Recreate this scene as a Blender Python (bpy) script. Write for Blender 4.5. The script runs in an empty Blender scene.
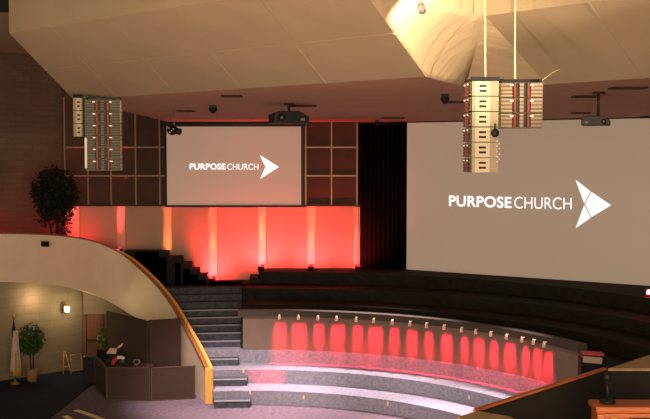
import bpy, math, random
from mathutils import Vector, Matrix
random.seed(7)
sc = bpy.context.scene
COL = sc.collection
PI = math.pi

# ------------------------------------------------------------------ camera
F, CY, HY, H = 1000.0, 209.5, 155.0, 7.4
PITCH = math.atan((CY - HY) / F)
cam = bpy.data.cameras.new('camera')
cam.sensor_width = 36.0
cam.lens = F / 650.0 * 36.0
cam.clip_end = 300
cam_ob = bpy.data.objects.new('camera', cam)
COL.objects.link(cam_ob)
cam_ob.location = (0, 0, H)
cam_ob.rotation_euler = (PI / 2 - PITCH, 0, 0)
sc.camera = cam_ob

# ------------------------------------------------------------------ world, light, exposure
w = bpy.data.worlds.new('world')
sc.world = w
w.use_nodes = True
w.node_tree.nodes['Background'].inputs[0].default_value = (1.0, 0.72, 0.5, 1)
w.node_tree.nodes['Background'].inputs[1].default_value = 0.16
sc.view_settings.view_transform = 'Standard'
sc.view_settings.look = 'None'
sc.view_settings.exposure = 0.0
sc.view_settings.gamma = 1.0
sc.view_settings.use_curve_mapping = False


def aim(o, target):
    d = Vector(target) - o.location
    o.rotation_euler = d.to_track_quat('-Z', 'Y').to_euler()


def area(name, loc, target, size, power, color):
    l = bpy.data.lights.new(name, 'AREA')
    l.shape = 'DISK'
    l.size = size
    l.energy = power
    l.color = color
    o = bpy.data.objects.new(name, l)
    COL.objects.link(o)
    o.location = loc
    aim(o, target)
    return o


def spot(name, loc, target, power, color, deg, blend=0.5, radius=0.05):
    l = bpy.data.lights.new(name, 'SPOT')
    l.energy = power
    l.color = color
    l.spot_size = math.radians(deg)
    l.spot_blend = blend
    l.shadow_soft_size = radius
    o = bpy.data.objects.new(name, l)
    COL.objects.link(o)
    o.location = loc
    aim(o, target)
    return o


def bar(name, loc, target, width, depth, power, color, spread, along):
    """LED wash bar: narrow beam, constant width"""
    l = bpy.data.lights.new(name, 'AREA')
    l.shape = 'RECTANGLE'
    l.size = width
    l.size_y = depth
    l.energy = power
    l.color = color
    l.spread = math.radians(spread)
    o = bpy.data.objects.new(name, l)
    COL.objects.link(o)
    o.location = loc
    z = -(Vector(target) - Vector(loc)).normalized()
    x = Vector(along).normalized()
    y = z.cross(x).normalized()
    x = y.cross(z)
    o.rotation_euler = Matrix((x, y, z)).transposed().to_euler()
    return o


def point(name, loc, power, color, radius=0.05):
    l = bpy.data.lights.new(name, 'POINT')
    l.energy = power
    l.color = color
    l.shadow_soft_size = radius
    o = bpy.data.objects.new(name, l)
    COL.objects.link(o)
    o.location = loc
    return o


WARM = (1.0, 0.74, 0.49)
# added unseen fill lamps behind the camera, brightening the hall
area('fill_light', (-3, -5, 9.0), (-2, 30, 6.5), 6, 2300, WARM)
area('fill_light', (6, -4, 3.0), (2, 18, 9.5), 6, 700, WARM)
# added fill lamp standing in for light bounced up from the seating
area('fill_light', (0, 9, 0.6), (0, 25, 8.6), 11, 1600, (1.0, 0.66, 0.46))
# added unseen spot brightening the cloth part of the canopy
spot('canopy_fill_spot', (7.0, 8.6, 8.75), (1.75, 15.0, 9.15), 4200, (1.0, 0.78, 0.5), 24, 0.7, 0.1)

# ------------------------------------------------------------------ helpers


def at(px, py, Y):
    """point seen at photo pixel (px,py) standing Y metres in front of the camera"""
    u = (px - 325) / F
    v = -(py - CY) / F
    dy = math.cos(PITCH) + v * math.sin(PITCH)
    dz = -math.sin(PITCH) + v * math.cos(PITCH)
    t = Y / dy
    return Vector((u * t, Y, H + dz * t))


def gd(px, py, z):
    """point at height z seen at photo pixel"""
    u = (px - 325) / F
    v = -(py - CY) / F
    dy = math.cos(PITCH) + v * math.sin(PITCH)
    dz = -math.sin(PITCH) + v * math.cos(PITCH)
    t = (z - H) / dz
    return Vector((u * t, dy * t, z))


WL = {}


class MB:
    def __init__(s):
        s.v = []
        s.f = []
        s.smooth = []

    def add(s, vs, fs, smooth=False):
        n = len(s.v)
        s.v += [Vector(p) for p in vs]
        s.f += [[i + n for i in f] for f in fs]
        s.smooth += [smooth] * len(fs)
        return s

    def box(s, c, size, rz=0.0, rx=0.0, ry=0.0):
        hx, hy, hz = size[0] / 2, size[1] / 2, size[2] / 2
        M = Matrix.Rotation(rz, 3, 'Z') @ Matrix.Rotation(rx, 3, 'X') @ Matrix.Rotation(ry, 3, 'Y')
        vs = [Vector(c) + M @ Vector((x * hx, y * hy, z * hz)) for z in (-1, 1) for y in (-1, 1) for x in (-1, 1)]
        return s.add(vs, [(0, 2, 3, 1), (4, 5, 7, 6), (0, 1, 5, 4), (2, 6, 7, 3), (0, 4, 6, 2), (1, 3, 7, 5)])

    def prism(s, poly, z0, z1):
        n = len(poly)
        a = sum(poly[i][0] * poly[(i + 1) % n][1] - poly[(i + 1) % n][0] * poly[i][1] for i in range(n))
        if a < 0:
            poly = poly[::-1]
        vs = [(p[0], p[1], z0) for p in poly] + [(p[0], p[1], z1) for p in poly]
        fs = [tuple(range(n - 1, -1, -1)), tuple(range(n, 2 * n))]
        for i in range(n):
            j = (i + 1) % n
            fs.append((i, j, j + n, i + n))
        return s.add(vs, fs)

    def plate(s, pts, n, t):
        """polygon given by 3D points, thickened by t along -n"""
        pts = [Vector(p) for p in pts]
        n = Vector(n).normalized()
        k = len(pts)
        vs = pts + [p - n * t for p in pts]
        fs = [tuple(range(k)), tuple(range(2 * k - 1, k - 1, -1))]
        for i in range(k):
            j = (i + 1) % k
            fs.append((i, i + k, j + k, j))
        return s.add(vs, fs)

    def tube(s, pts, r, n=8, cap=True):
        pts = [Vector(p) for p in pts]
        if not isinstance(r, (list, tuple)):
            r = [r] * len(pts)
        vs, fs = [], []
        for i, p in enumerate(pts):
            d = (pts[min(i + 1, len(pts) - 1)] - pts[max(i - 1, 0)]).normalized()
            a = d.cross(Vector((0, 0, 1)))
            if a.length < 1e-3:
                a = Vector((1, 0, 0))
            a.normalize()
            b = d.cross(a).normalized()
            for k in range(n):
                t = 2 * PI * k / n
                vs.append(p + (a * math.cos(t) + b * math.sin(t)) * r[i])
        for i in range(len(pts) - 1):
            for k in range(n):
                k2 = (k + 1) % n
                fs.append((i * n + k, i * n + k2, (i + 1) * n + k2, (i + 1) * n + k))
        if cap:
            fs.append(tuple(range(n - 1, -1, -1)))
            fs.append(tuple(range((len(pts) - 1) * n, len(pts) * n)))
        return s.add(vs, fs, True)

    def lathe(s, c, prof, n=16):
        """prof: list of (r, z) from bottom to top"""
        c = Vector(c)
        return s.tube([c + Vector((0, 0, z)) for r, z in prof], [max(r, 1e-4) for r, z in prof], n) if False else s._lathe(c, prof, n)

    def _lathe(s, c, prof, n):
        vs, fs = [], []
        for r, z in prof:
            for k in range(n):
                t = 2 * PI * k / n
                vs.append(c + Vector((max(r, 1e-4) * math.cos(t), max(r, 1e-4) * math.sin(t), z)))
        for i in range(len(prof) - 1):
            for k in range(n):
                k2 = (k + 1) % n
                fs.append((i * n + k, i * n + k2, (i + 1) * n + k2, (i + 1) * n + k))
        fs.append(tuple(range(n - 1, -1, -1)))
        fs.append(tuple(range((len(prof) - 1) * n, len(prof) * n)))
        return s.add(vs, fs, True)

    def ring(s, c, r0, r1, z0, z1, a0, a1, n=48, a0b=None):
        """solid ring sector, angles in degrees; a0b is the start angle on the outer radius"""
        vs, fs = [], []
        if a0b is None:
            a0b = a0
        for i in range(n + 1):
            t = i / n
            for (r, z, s0) in ((r0, z0, a0), (r1, z0, a0b), (r1, z1, a0b), (r0, z1, a0)):
                a = math.radians(s0 + (a1 - s0) * t)
                vs.append((c[0] + r * math.cos(a), c[1] + r * math.sin(a), z))
        sg = 1 if a1 > a0 else -1
        for i in range(n):
            for k in range(4):
                k2 = (k + 1) % 4
                f = (i * 4 + k, (i + 1) * 4 + k, (i + 1) * 4 + k2, i * 4 + k2)
                fs.append(f if sg < 0 else f[::-1])
        e = [(0, 1, 2, 3), (n * 4 + 3, n * 4 + 2, n * 4 + 1, n * 4)]
        fs += e if sg < 0 else [x[::-1] for x in e]
        return s.add(vs, fs)

    def sphere(s, c, r, n=12, m=8, sc=(1, 1, 1)):
        vs, fs = [], []
        for i in range(m + 1):
            ph = PI * i / m
            rr = max(math.sin(ph), 1e-3)
            for k in range(n):
                t = 2 * PI * k / n
                vs.append(Vector(c) + Vector((r * sc[0] * rr * math.cos(t), r * sc[1] * rr * math.sin(t), -r * sc[2] * math.cos(ph))))
        for i in range(m):
            for k in range(n):
                k2 = (k + 1) % n
                fs.append((i * n + k, i * n + k2, (i + 1) * n + k2, (i + 1) * n + k))
        return s.add(vs, fs, True)

    def build(s, name, mat, parent=None, kind=None, label=None, cat=None, group=None, bevel=0.0, origin=None):
        me = bpy.data.meshes.new(name)
        if parent is None:
            lo = [min(p[i] for p in s.v) for i in range(3)]
            hi = [max(p[i] for p in s.v) for i in range(3)]
            org = Vector(((lo[0] + hi[0]) / 2, (lo[1] + hi[1]) / 2, lo[2]))
            if kind == 'structure':
                org = Vector((0, 0, 0))
        else:
            org = WL[parent.name]
        if origin is not None:
            org = Vector(origin)
        me.from_pydata([tuple(p - org) for p in s.v], [], s.f)
        me.polygons.foreach_set('use_smooth', s.smooth)
        me.materials.append(mat)
        me.update()
        o = bpy.data.objects.new(name, me)
        COL.objects.link(o)
        if parent is None:
            o.location = org
        else:
            o.parent = parent
            o.location = org - WL[parent.name]
        WL[o.name] = org
        if bevel:
            m = o.modifiers.new('bevel', 'BEVEL')
            m.width = bevel
            m.segments = 2
            m.limit_method = 'ANGLE'
        if kind:
            o['kind'] = kind
        if label:
            o['label'] = label
        if cat:
            o['category'] = cat
        if group:
            o['group'] = group
        return o


def thing(name, loc, label, cat, group=None):
    o = bpy.data.objects.new(name, None)
    COL.objects.link(o)
    o.empty_display_size = 0.2
    o.location = loc
    WL[o.name] = Vector(loc)
    o['label'] = label
    o['category'] = cat
    if group:
        o['group'] = group
    return o


def attach(o, parent):
    """parent a lamp's own light to its thing, keeping its place"""
    o.parent = parent
    o.location = o.location - WL[parent.name]


# ------------------------------------------------------------------ materials
def mat(name, color, rough=0.7, metal=0.0, noise=0.0, scale=20.0, emit=None, estr=0.0, spec=0.3, bump=0.0):
    m = bpy.data.materials.new(name)
    m.use_nodes = True
    nt = m.node_tree
    b = nt.nodes['Principled BSDF']
    b.inputs['Base Color'].default_value = (*color, 1)
    b.inputs['Roughness'].default_value = rough
    b.inputs['Metallic'].default_value = metal
    b.inputs['Specular IOR Level'].default_value = spec
    if noise > 0:
        tc = nt.nodes.new('ShaderNodeTexCoord')
        nz = nt.nodes.new('ShaderNodeTexNoise')
        nz.inputs['Scale'].default_value = scale
        nz.inputs['Detail'].default_value = 4
        nt.links.new(tc.outputs['Object'], nz.inputs['Vector'])
        rp = nt.nodes.new('ShaderNodeValToRGB')
        rp.color_ramp.elements[0].position = 0.3
        rp.color_ramp.elements[1].position = 0.7
        rp.color_ramp.elements[0].color = (*[c * (1 - noise) for c in color], 1)
        rp.color_ramp.elements[1].color = (*[min(1, c * (1 + noise)) for c in color], 1)
        nt.links.new(nz.outputs['Fac'], rp.inputs['Fac'])
        nt.links.new(rp.outputs['Color'], b.inputs['Base Color'])
        if bump:
            bp = nt.nodes.new('ShaderNodeBump')
            bp.inputs['Strength'].default_value = bump
            bp.inputs['Distance'].default_value = 0.03
            nt.links.new(nz.outputs['Fac'], bp.inputs['Height'])
            nt.links.new(bp.outputs['Normal'], b.inputs['Normal'])
    if emit:
        b.inputs['Emission Color'].default_value = (*emit, 1)
        b.inputs['Emission Strength'].default_value = estr
    return m


def brick_mat(name, c1, c2, mortar, scale, bw, rh, rot=(PI / 2, 0, 0), msize=0.012):
    m = bpy.data.materials.new(name)
    m.use_nodes = True
    nt = m.node_tree
    b = nt.nodes['Principled BSDF']
    b.inputs['Roughness'].default_value = 0.85
    tc = nt.nodes.new('ShaderNodeTexCoord')
    mp = nt.nodes.new('ShaderNodeMapping')
    mp.inputs['Rotation'].default_value = rot
    br = nt.nodes.new('ShaderNodeTexBrick')
    br.inputs['Color1'].default_value = (*c1, 1)
    br.inputs['Color2'].default_value = (*c2, 1)
    br.inputs['Mortar'].default_value = (*mortar, 1)
    br.inputs['Scale'].default_value = scale
    br.inputs['Mortar Size'].default_value = msize
    br.inputs['Brick Width'].default_value = bw
    br.inputs['Row Height'].default_value = rh
    nt.links.new(tc.outputs['Object'], mp.inputs['Vector'])
    nt.links.new(mp.outputs['Vector'], br.inputs['Vector'])
    nt.links.new(br.outputs['Color'], b.inputs['Base Color'])
    bp = nt.nodes.new('ShaderNodeBump')
    bp.inputs['Strength'].default_value = 0.4
    bp.inputs['Distance'].default_value = 0.02
    nt.links.new(br.outputs['Fac'], bp.inputs['Height'])
    bp.invert = True
    nt.links.new(bp.outputs['Normal'], b.inputs['Normal'])
    return m


def wood_mat(name, c1, c2, scale=3.0, rough=0.4, axis='X'):
    m = bpy.data.materials.new(name)
    m.use_nodes = True
    nt = m.node_tree
    b = nt.nodes['Principled BSDF']
    b.inputs['Roughness'].default_value = rough
    tc = nt.nodes.new('ShaderNodeTexCoord')
    wv = nt.nodes.new('ShaderNodeTexWave')
    wv.bands_direction = axis
    wv.inputs['Scale'].default_value = scale
    wv.inputs['Distortion'].default_value = 6
    wv.inputs['Detail'].default_value = 3
    rp = nt.nodes.new('ShaderNodeValToRGB')
    rp.color_ramp.elements[0].color = (*c1, 1)
    rp.color_ramp.elements[1].color = (*c2, 1)
    nt.links.new(tc.outputs['Object'], wv.inputs['Vector'])
    nt.links.new(wv.outputs['Fac'], rp.inputs['Fac'])
    nt.links.new(rp.outputs['Color'], b.inputs['Base Color'])
    return m


def pleat_mat(name, c, scale, strength=0.5):
    m = bpy.data.materials.new(name)
    m.use_nodes = True
    nt = m.node_tree
    b = nt.nodes['Principled BSDF']
    b.inputs['Base Color'].default_value = (*c, 1)
    b.inputs['Roughness'].default_value = 0.6
    tc = nt.nodes.new('ShaderNodeTexCoord')
    wv = nt.nodes.new('ShaderNodeTexWave')
    wv.bands_direction = 'X'
    wv.inputs['Scale'].default_value = scale
    wv.inputs['Distortion'].default_value = 0.4
    bp = nt.nodes.new('ShaderNodeBump')
    bp.inputs['Strength'].default_value = strength
    bp.inputs['Distance'].default_value = 0.03
    nt.links.new(tc.outputs['Object'], wv.inputs['Vector'])
    nt.links.new(wv.outputs['Fac'], bp.inputs['Height'])
    nt.links.new(bp.outputs['Normal'], b.inputs['Normal'])
    return m


def fabric_mat(name, c, bump=0.6):
    """painted cloth with long soft wrinkles"""
    m = bpy.data.materials.new(name)
    m.use_nodes = True
    nt = m.node_tree
    b = nt.nodes['Principled BSDF']
    b.inputs['Base Color'].default_value = (*c, 1)
    b.inputs['Roughness'].default_value = 0.75
    tc = nt.nodes.new('ShaderNodeTexCoord')
    mp = nt.nodes.new('ShaderNodeMapping')
    mp.inputs['Rotation'].default_value = (0, 0, 0.6)
    mp.inputs['Scale'].default_value = (0.5, 2.2, 1.2)
    nz = nt.nodes.new('ShaderNodeTexNoise')
    nz.inputs['Scale'].default_value = 1.6
    nz.inputs['Detail'].default_value = 2
    nt.links.new(tc.outputs['Object'], mp.inputs['Vector'])
    nt.links.new(mp.outputs['Vector'], nz.inputs['Vector'])
    bp = nt.nodes.new('ShaderNodeBump')
    bp.inputs['Strength'].default_value = bump
    bp.inputs['Distance'].default_value = 0.15
    nt.links.new(nz.outputs['Fac'], bp.inputs['Height'])
    nt.links.new(bp.outputs['Normal'], b.inputs['Normal'])
    return m


def rib_mat(name, c1, c2, scale=6.0):
    m = bpy.data.materials.new(name)
    m.use_nodes = True
    nt = m.node_tree
    b = nt.nodes['Principled BSDF']
    b.inputs['Roughness'].default_value = 0.6
    tc = nt.nodes.new('ShaderNodeTexCoord')
    wv = nt.nodes.new('ShaderNodeTexWave')
    wv.bands_direction = 'Z'
    wv.inputs['Scale'].default_value = scale
    rp = nt.nodes.new('ShaderNodeValToRGB')
    rp.color_ramp.elements[0].color = (*c1, 1)
    rp.color_ramp.elements[1].color = (*c2, 1)
    nt.links.new(tc.outputs['Object'], wv.inputs['Vector'])
    nt.links.new(wv.outputs['Fac'], rp.inputs['Fac'])
    nt.links.new(rp.outputs['Color'], b.inputs['Base Color'])
    return m


M = {}
M['floor'] = mat('floor_carpet', (0.15, 0.12, 0.145), 0.95, noise=0.25, scale=9, spec=0.1)
M['navy'] = mat('navy_carpet', (0.020, 0.024, 0.042), 0.95, noise=0.3, scale=14, spec=0.1)
M['tier'] = mat('tier_carpet', (0.25, 0.26, 0.31), 0.95, noise=0.22, scale=14, spec=0.1)
M['step'] = mat('step_carpet', (0.075, 0.085, 0.105), 0.95, noise=0.3, scale=9, spec=0.1)
M['dark_carpet'] = mat('dark_carpet', (0.019, 0.0195, 0.0175), 0.9, noise=0.3, scale=5, spec=0.2)
M['nosing'] = mat('stair_nosing', (0.32, 0.34, 0.36), 0.6)
M['beige'] = mat('beige_plaster', (0.80, 0.66, 0.49), 0.8, noise=0.04, scale=2)
M['panel_beige'] = mat('panel_beige', (0.17, 0.13, 0.095), 0.7, noise=0.06, scale=3)
M['cap_dark'] = mat('wall_cap', (0.055, 0.048, 0.036), 0.75)
M['pleat'] = pleat_mat('pleated_wall', (0.48, 0.36, 0.25), 14, 0.25)
M['pilaster'] = mat('pilaster_white', (0.62, 0.48, 0.34), 0.5)
M['brown_panel'] = mat('brown_wall_panel', (0.075, 0.043, 0.030), 0.7, noise=0.12, scale=2)
M['gold_trim'] = mat('gold_trim', (0.30, 0.21, 0.12), 0.4, 0.3)
M['brick'] = brick_mat('brown_brick', (0.135, 0.092, 0.066), (0.115, 0.078, 0.056), (0.095, 0.067, 0.05), 1.0, 0.5, 0.2)
M['stone'] = brick_mat('tan_block', (0.20, 0.15, 0.095), (0.185, 0.14, 0.088), (0.16, 0.122, 0.078), 1.0, 0.8, 0.3)
M['cloud'] = mat('canopy_beige', (0.40, 0.31, 0.205), 0.8, noise=0.05, scale=1.2)
M['cloth'] = fabric_mat('canopy_cloth', (0.55, 0.42, 0.27), 0.22)
M['soffit'] = mat('soffit_paint', (0.44, 0.245, 0.16), 0.85, noise=0.06, scale=1.0)
M['bulk'] = mat('bulkhead_paint', (0.5, 0.36, 0.25), 0.85)
M['black'] = mat('black_paint', (0.008, 0.008, 0.008), 0.6)
M['curtain'] = mat('black_curtain', (0.006, 0.006, 0.006), 0.95, spec=0.05)
M['wood'] = wood_mat('honey_wood_lit', (0.74, 0.38, 0.06), (0.85, 0.48, 0.10), 3)  # honey wood brightened: the spotlight on the post is put into the colour
M['wood_dark'] = wood_mat('rail_wood', (0.24, 0.095, 0.028), (0.32, 0.13, 0.04), 3)
M['console'] = wood_mat('orange_wood', (0.42, 0.105, 0.03), (0.58, 0.17, 0.05), 2.5, 0.35, 'Z')
M['door'] = wood_mat('red_wood', (0.12, 0.035, 0.018), (0.17, 0.055, 0.026), 3, 0.45)
M['cap_tan'] = wood_mat('tan_wood', (0.36, 0.235, 0.125), (0.42, 0.28, 0.15), 1.2, 0.5)
M['booth'] = mat('brown_partition_cloth', (0.062, 0.042, 0.033), 0.95, noise=0.12, scale=30, spec=0.1)
M['booth_trim'] = mat('booth_trim', (0.085, 0.055, 0.038), 0.5)
M['parapet'] = mat('parapet_dark', (0.018, 0.015, 0.013), 0.8)
M['dark_metal'] = mat('dark_metal', (0.012, 0.012, 0.013), 0.45, 0.2)
M['white'] = mat('white_paint', (0.75, 0.70, 0.62), 0.5)
M['cream'] = mat('cream', (0.74, 0.60, 0.40), 0.6)
M['cream_box'] = mat('speaker_cream', (0.34, 0.28, 0.19), 0.6)
M['grille'] = rib_mat('speaker_grille', (0.03, 0.032, 0.02), (0.10, 0.105, 0.065))
M['red_strip'] = mat('red_strip', (0.24, 0.03, 0.025), 0.5)
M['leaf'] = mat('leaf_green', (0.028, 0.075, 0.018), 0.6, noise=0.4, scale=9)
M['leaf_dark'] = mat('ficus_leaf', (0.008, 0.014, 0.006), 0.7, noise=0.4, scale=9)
M['leaf_light'] = mat('leaf_light', (0.10, 0.15, 0.03), 0.6, noise=0.3, scale=9)
M['bark'] = mat('bark', (0.045, 0.03, 0.02), 0.9, noise=0.3, scale=15)
M['basket'] = mat('tan_basket', (0.30, 0.19, 0.10), 0.8, noise=0.25, scale=30)
M['flag'] = mat('flag_cloth', (0.52, 0.46, 0.36), 0.85, noise=0.1, scale=4)
M['fringe'] = mat('gold_fringe', (0.42, 0.25, 0.06), 0.7)
M['brass'] = mat('brass', (0.45, 0.28, 0.08), 0.35, 0.7)
M['red_cloth'] = mat('red_cloth', (0.40, 0.05, 0.055), 0.8)
M['green_cloth'] = mat('green_cloth', (0.02, 0.07, 0.03), 0.8)
M['grey'] = mat('grey_plastic', (0.20, 0.18, 0.16), 0.6)
M['tape'] = mat('cream_tape', (0.85, 0.68, 0.38), 0.6)
M['yellow_tape'] = mat('yellow_tape', (0.72, 0.62, 0.22), 0.6)
M['screen'] = mat('projection_screen', (0.30, 0.27, 0.24), 0.9, emit=(0.40, 0.275, 0.185), estr=0.62)
M['screen_img'] = mat('projected_white', (0.8, 0.8, 0.8), 0.9, emit=(0.92, 0.97, 1.0), estr=1.0)
M['sconce'] = mat('sconce_glow', (0.9, 0.9, 0.8), 0.5, emit=(1.0, 0.95, 0.55), estr=9)
M['red_led'] = mat('red_led', (0.9, 0.2, 0.2), 0.5, emit=(1.0, 0.10, 0.12), estr=14)
M['red_lens'] = mat('red_lens', (0.9, 0.1, 0.1), 0.4, emit=(1.0, 0.03, 0.03), estr=3)
M['bulb'] = mat('lamp_bulb', (1, 0.9, 0.7), 0.4, emit=(1.0, 0.8, 0.5), estr=12)
M['shiny'] = mat('white_dot', (0.8, 0.78, 0.7), 0.3)

# ------------------------------------------------------------------ arena geometry
C0 = (-2.17, 21.9)
R1, DR, HR = 7.47, 1.015, 0.41


def pol(r, a, z=0.0):
    a = math.radians(a)
    return Vector((C0[0] + r * math.cos(a), C0[1] + r * math.sin(a), z))


# floor
MB().prism([(-16, 2), (16, 2), (16, 44), (-16, 44)], -0.2, 0.0).build('floor', M['floor'], kind='structure')
a, b = gd(93, 384, 0), gd(50, 419, 0)
c = gd(50, 419, 0) + (b - a) * 0.6
MB().prism([(a.x + .25, a.y + 2.0), (a.x, a.y), (b.x, b.y), (c.x, c.y), (-15, c.y), (-15, a.y + 2.0)], 0.0, 0.012).build('floor_aisle_carpet', M['navy'], kind='structure')

# three low curved tiers round the floor
aL = [98.7, 99.5, 101.0]
NW = gd(209, 404, 0)
for k in range(3):
    MB().ring(C0, R1 + k * DR, R1 + 3.1 * DR, k * HR + 0.001, (k + 1) * HR, aL[k], -60, 96, 102.5).build('curved_tier', M['tier'], kind='structure')
# half steps in front of each tier at the foot of the stair
for k in range(3):
    r = R1 + k * DR
    ar = [90.2, 91.4, 93.4][k]
    MB().ring(C0, r - 0.40, r + 0.01, k * HR + 0.001, (k + .5) * HR, aL[k], ar, 12).build('half_step', M['step'], kind='structure')
    MB().ring(C0, r - 0.41, r - 0.36, (k + .5) * HR - 0.02, (k + .5) * HR + 0.012, aL[k], ar, 12).build('trim_half_step', M['nosing'], kind='structure')
# upper stair
Z3 = 3 * HR
ST, SR = 0.2, 0.35
for i in range(8):
    r = R1 + 2 * DR + 0.55 + SR * i
    z1 = Z3 + ST * (i + 1)
    aw = math.degrees(math.asin(min(1, 2.05 / r + 0.0155 * i)))
    MB().ring(C0, r, 14.2, z1 - ST, z1, 90 + aw, 93.2, 14).build('stair_step', M['step'], kind='structure')
    MB().ring(C0, r - 0.012, r + 0.04, z1 - 0.03, z1 + 0.008, 90 + aw, 93.2, 14).build('trim_stair', M['nosing'] if i < 5 else M['step'], kind='structure')
ZD = Z3 + 8 * ST          # 2.83 stage deck
# terraces behind the lit wall
MB().ring(C0, 9.75, 11.0, 0.9, 2.05, 93.1, -50, 72).build('terrace', M['dark_carpet'], kind='structure')
MB().ring(C0, 11.0, 12.2, 0.9, 2.45, 93.1, -50, 72).build('terrace', M['dark_carpet'], kind='structure')
MB().ring(C0, 12.2, 13.45, 0.9, ZD, 93.1, -50, 72).build('terrace', M['dark_carpet'], kind='structure')
MB().prism([(-10.8, 35.2), (-8.0, 35.2), (-6.6, 34.9), (-4.6, 34.75), (1.6, 34.9), (1.6, 37.4), (-10.8, 37.4)], ZD - 0.6, ZD).build('stage_deck', M['dark_carpet'], kind='structure')
ZU = 3.26
MB().ring(C0, 13.45, 19.0, 2.0, ZU, 90.8, -50, 72).build('upper_deck', M['dark_carpet'], kind='structure')
MB().ring(C0, 13.45, 15.0, 2.8, (ZD + ZU) / 2, 92.2, 90.8, 3).build('deck_step', M['dark_carpet'], kind='structure')
for r, z in ((11.0, 2.45), (12.2, ZD), (13.45, ZU)):
    MB().ring(C0, r - 0.012, r + 0.05, z - 0.04, z + 0.008, 90.8, -50, 72).build('trim_terrace', M['parapet'], kind='structure')

# curved wall that carries the red lamps
RW = R1 + 2 * DR + 0.03
ZW = 2.50
wa0, wa1 = 92.6, 23.6
wall_c = MB().ring(C0, RW, RW + 0.14, Z3, ZW - 0.2, wa0, wa1, 80).build('wall_curved', M['panel_beige'], kind='structure')
MB().ring(C0, RW - 0.06, RW + 0.25, ZW - 0.2, ZW, wa0 + 0.9, wa1 - 0.4, 80).build('trim_curved_wall_cap', M['cap_dark'], kind='structure')

# ------------------------------------------------------------------ back wall
YB = 36.4


def bx(px):
    return (px - 325) / F * YB


def bz(py):
    return at(325, py, YB).z


zsplit = bz(205.5)
MB().box(((bx(64) + bx(361)) / 2, YB + 0.15, (zsplit + 11.2) / 2), (bx(361) - bx(64), 0.3, 11.2 - zsplit)).build('wall_back', M['brown_panel'], kind='structure')
low = MB().box(((bx(64) + bx(361)) / 2, YB + 0.2, (2.4 + zsplit) / 2), (bx(361) - bx(64), 0.3, zsplit - 2.4)).build('wall_back_lower', M['pleat'], kind='structure')
tr = MB()
for px in (65.3, 88.3, 111.3, 136, 160, 305.8, 331.5, 357):
    tr.box((bx(px), YB - 0.02, (zsplit + 9.5) / 2), (0.05, 0.05, 9.5 - zsplit))
for py in (147.3, 175.8):
    tr.box(((bx(64) + bx(358)) / 2, YB - 0.025, bz(py)), (bx(358) - bx(64), 0.05, 0.055))
tr.build('trim_wall_grid', M['gold_trim'], kind='structure')
MB().box(((bx(64) + bx(361)) / 2, YB - 0.03, zsplit), (bx(361) - bx(64), 0.12, 0.06)).build('trim_wall_ledge', M['brown_panel'], kind='structure')
# pilasters with an uplight each
PX = [75, 121, 167, 213, 262, 311, 357.5]
for i, px in enumerate(PX):
    x = bx(px)
    MB().box((x, YB + 0.01, (2.6 + zsplit - 0.05) / 2), (0.30, 0.14, zsplit - 2.65)).build('trim_pilaster', M['pilaster'], kind='structure')
UP = ['at the foot of the first wall strip, beside the ficus', 'at the foot of the second wall strip, above the rail',
      'at the foot of the third wall strip, behind the dark stair', 'at the foot of the fourth wall strip, right of the dark stair',
      'at the foot of the fifth wall strip, by the small deck steps', 'at the foot of the sixth wall strip, behind the raised deck',
      'at the foot of the last wall strip, beside the black curtain']
zg = [3.85, 3.85, ZD, ZD, ZU, ZU, ZU]
pw = [90, 8, 110, 560, 620, 500, 250]
pc = [6, 7, 8, 8, 8, 7, 3]
for i, px in enumerate(PX):
    x = bx(px)
    z0 = zg[i]
    y0 = YB - 0.26
    yf = YB - 0.85
    t = thing('uplight', (x, y0, z0), 'red uplight ' + UP[i], 'uplight', 'red uplights along the back wall')
    MB().box((x, y0, z0 + 0.02), (0.2, 0.16, 0.04)).build('base', M['dark_metal'], t)
    hd = MB().lathe((x, y0, z0 + 0.04), [(0.05, 0), (0.075, 0.03), (0.075, 0.12), (0.065, 0.13)], 12).build('lamp_head', M['dark_metal'], t)
    MB().lathe((x, y0, z0 + 0.171), [(0.055, 0), (0.055, 0.006)], 12).build('lens', M['red_lens'], hd)
    attach(bar('uplight_beam', (x, YB - 0.22, z0 + 0.20), (x, YB - 0.06, z0 + 2.3), .24, .12, pc[i], (1.0, 0.06, 0.07) if i < 2 else (1.0, 0.15, 0.045), 18, (1, 0, 0)), t)
    fl = MB().box((x, yf, z0 + 0.09), (0.22, 0.12, 0.14), 0, 0.5).build('flood_head', M['dark_metal'], t)
    MB().box((x, yf + 0.01, z0 + 0.165), (0.18, 0.09, 0.008), 0, 0.5).build('lens', M['red_lens'], fl)
    MB().box((x, (yf + y0) / 2, z0 + 0.012), (0.04, y0 - yf, 0.024)).build('bracket', M['dark_metal'], t)
    attach(spot('uplight_wash', (x, yf + .02, z0 + 0.22), (x, YB + 0.02, z0 + 1.0), pw[i], (1.0, 0.032, 0.045), 150, 0.9, 0.06), t)

t = thing('uplight', (-10.9, 34.2, 3.85), 'red uplight on the gallery floor left of the ficus, washing the brick wall', 'uplight', 'red uplights along the back wall')
MB().box((-10.9, 34.2, 3.87), (0.2, 0.16, 0.04)).build('base', M['dark_metal'], t)
hd = MB().lathe((-10.9, 34.2, 3.89), [(0.05, 0), (0.075, 0.03), (0.075, 0.12), (0.065, 0.13)], 12).build('lamp_head', M['dark_metal'], t)
MB().lathe((-10.9, 34.2, 4.021), [(0.055, 0), (0.055, 0.006)], 12).build('lens', M['red_lens'], hd)
attach(spot('uplight_wash', (-10.9, 34.2, 4.06), (-11.2, 35.4, 5.0), 70, (1.0, .05, .05), 110, 1.0, .05), t)
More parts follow.
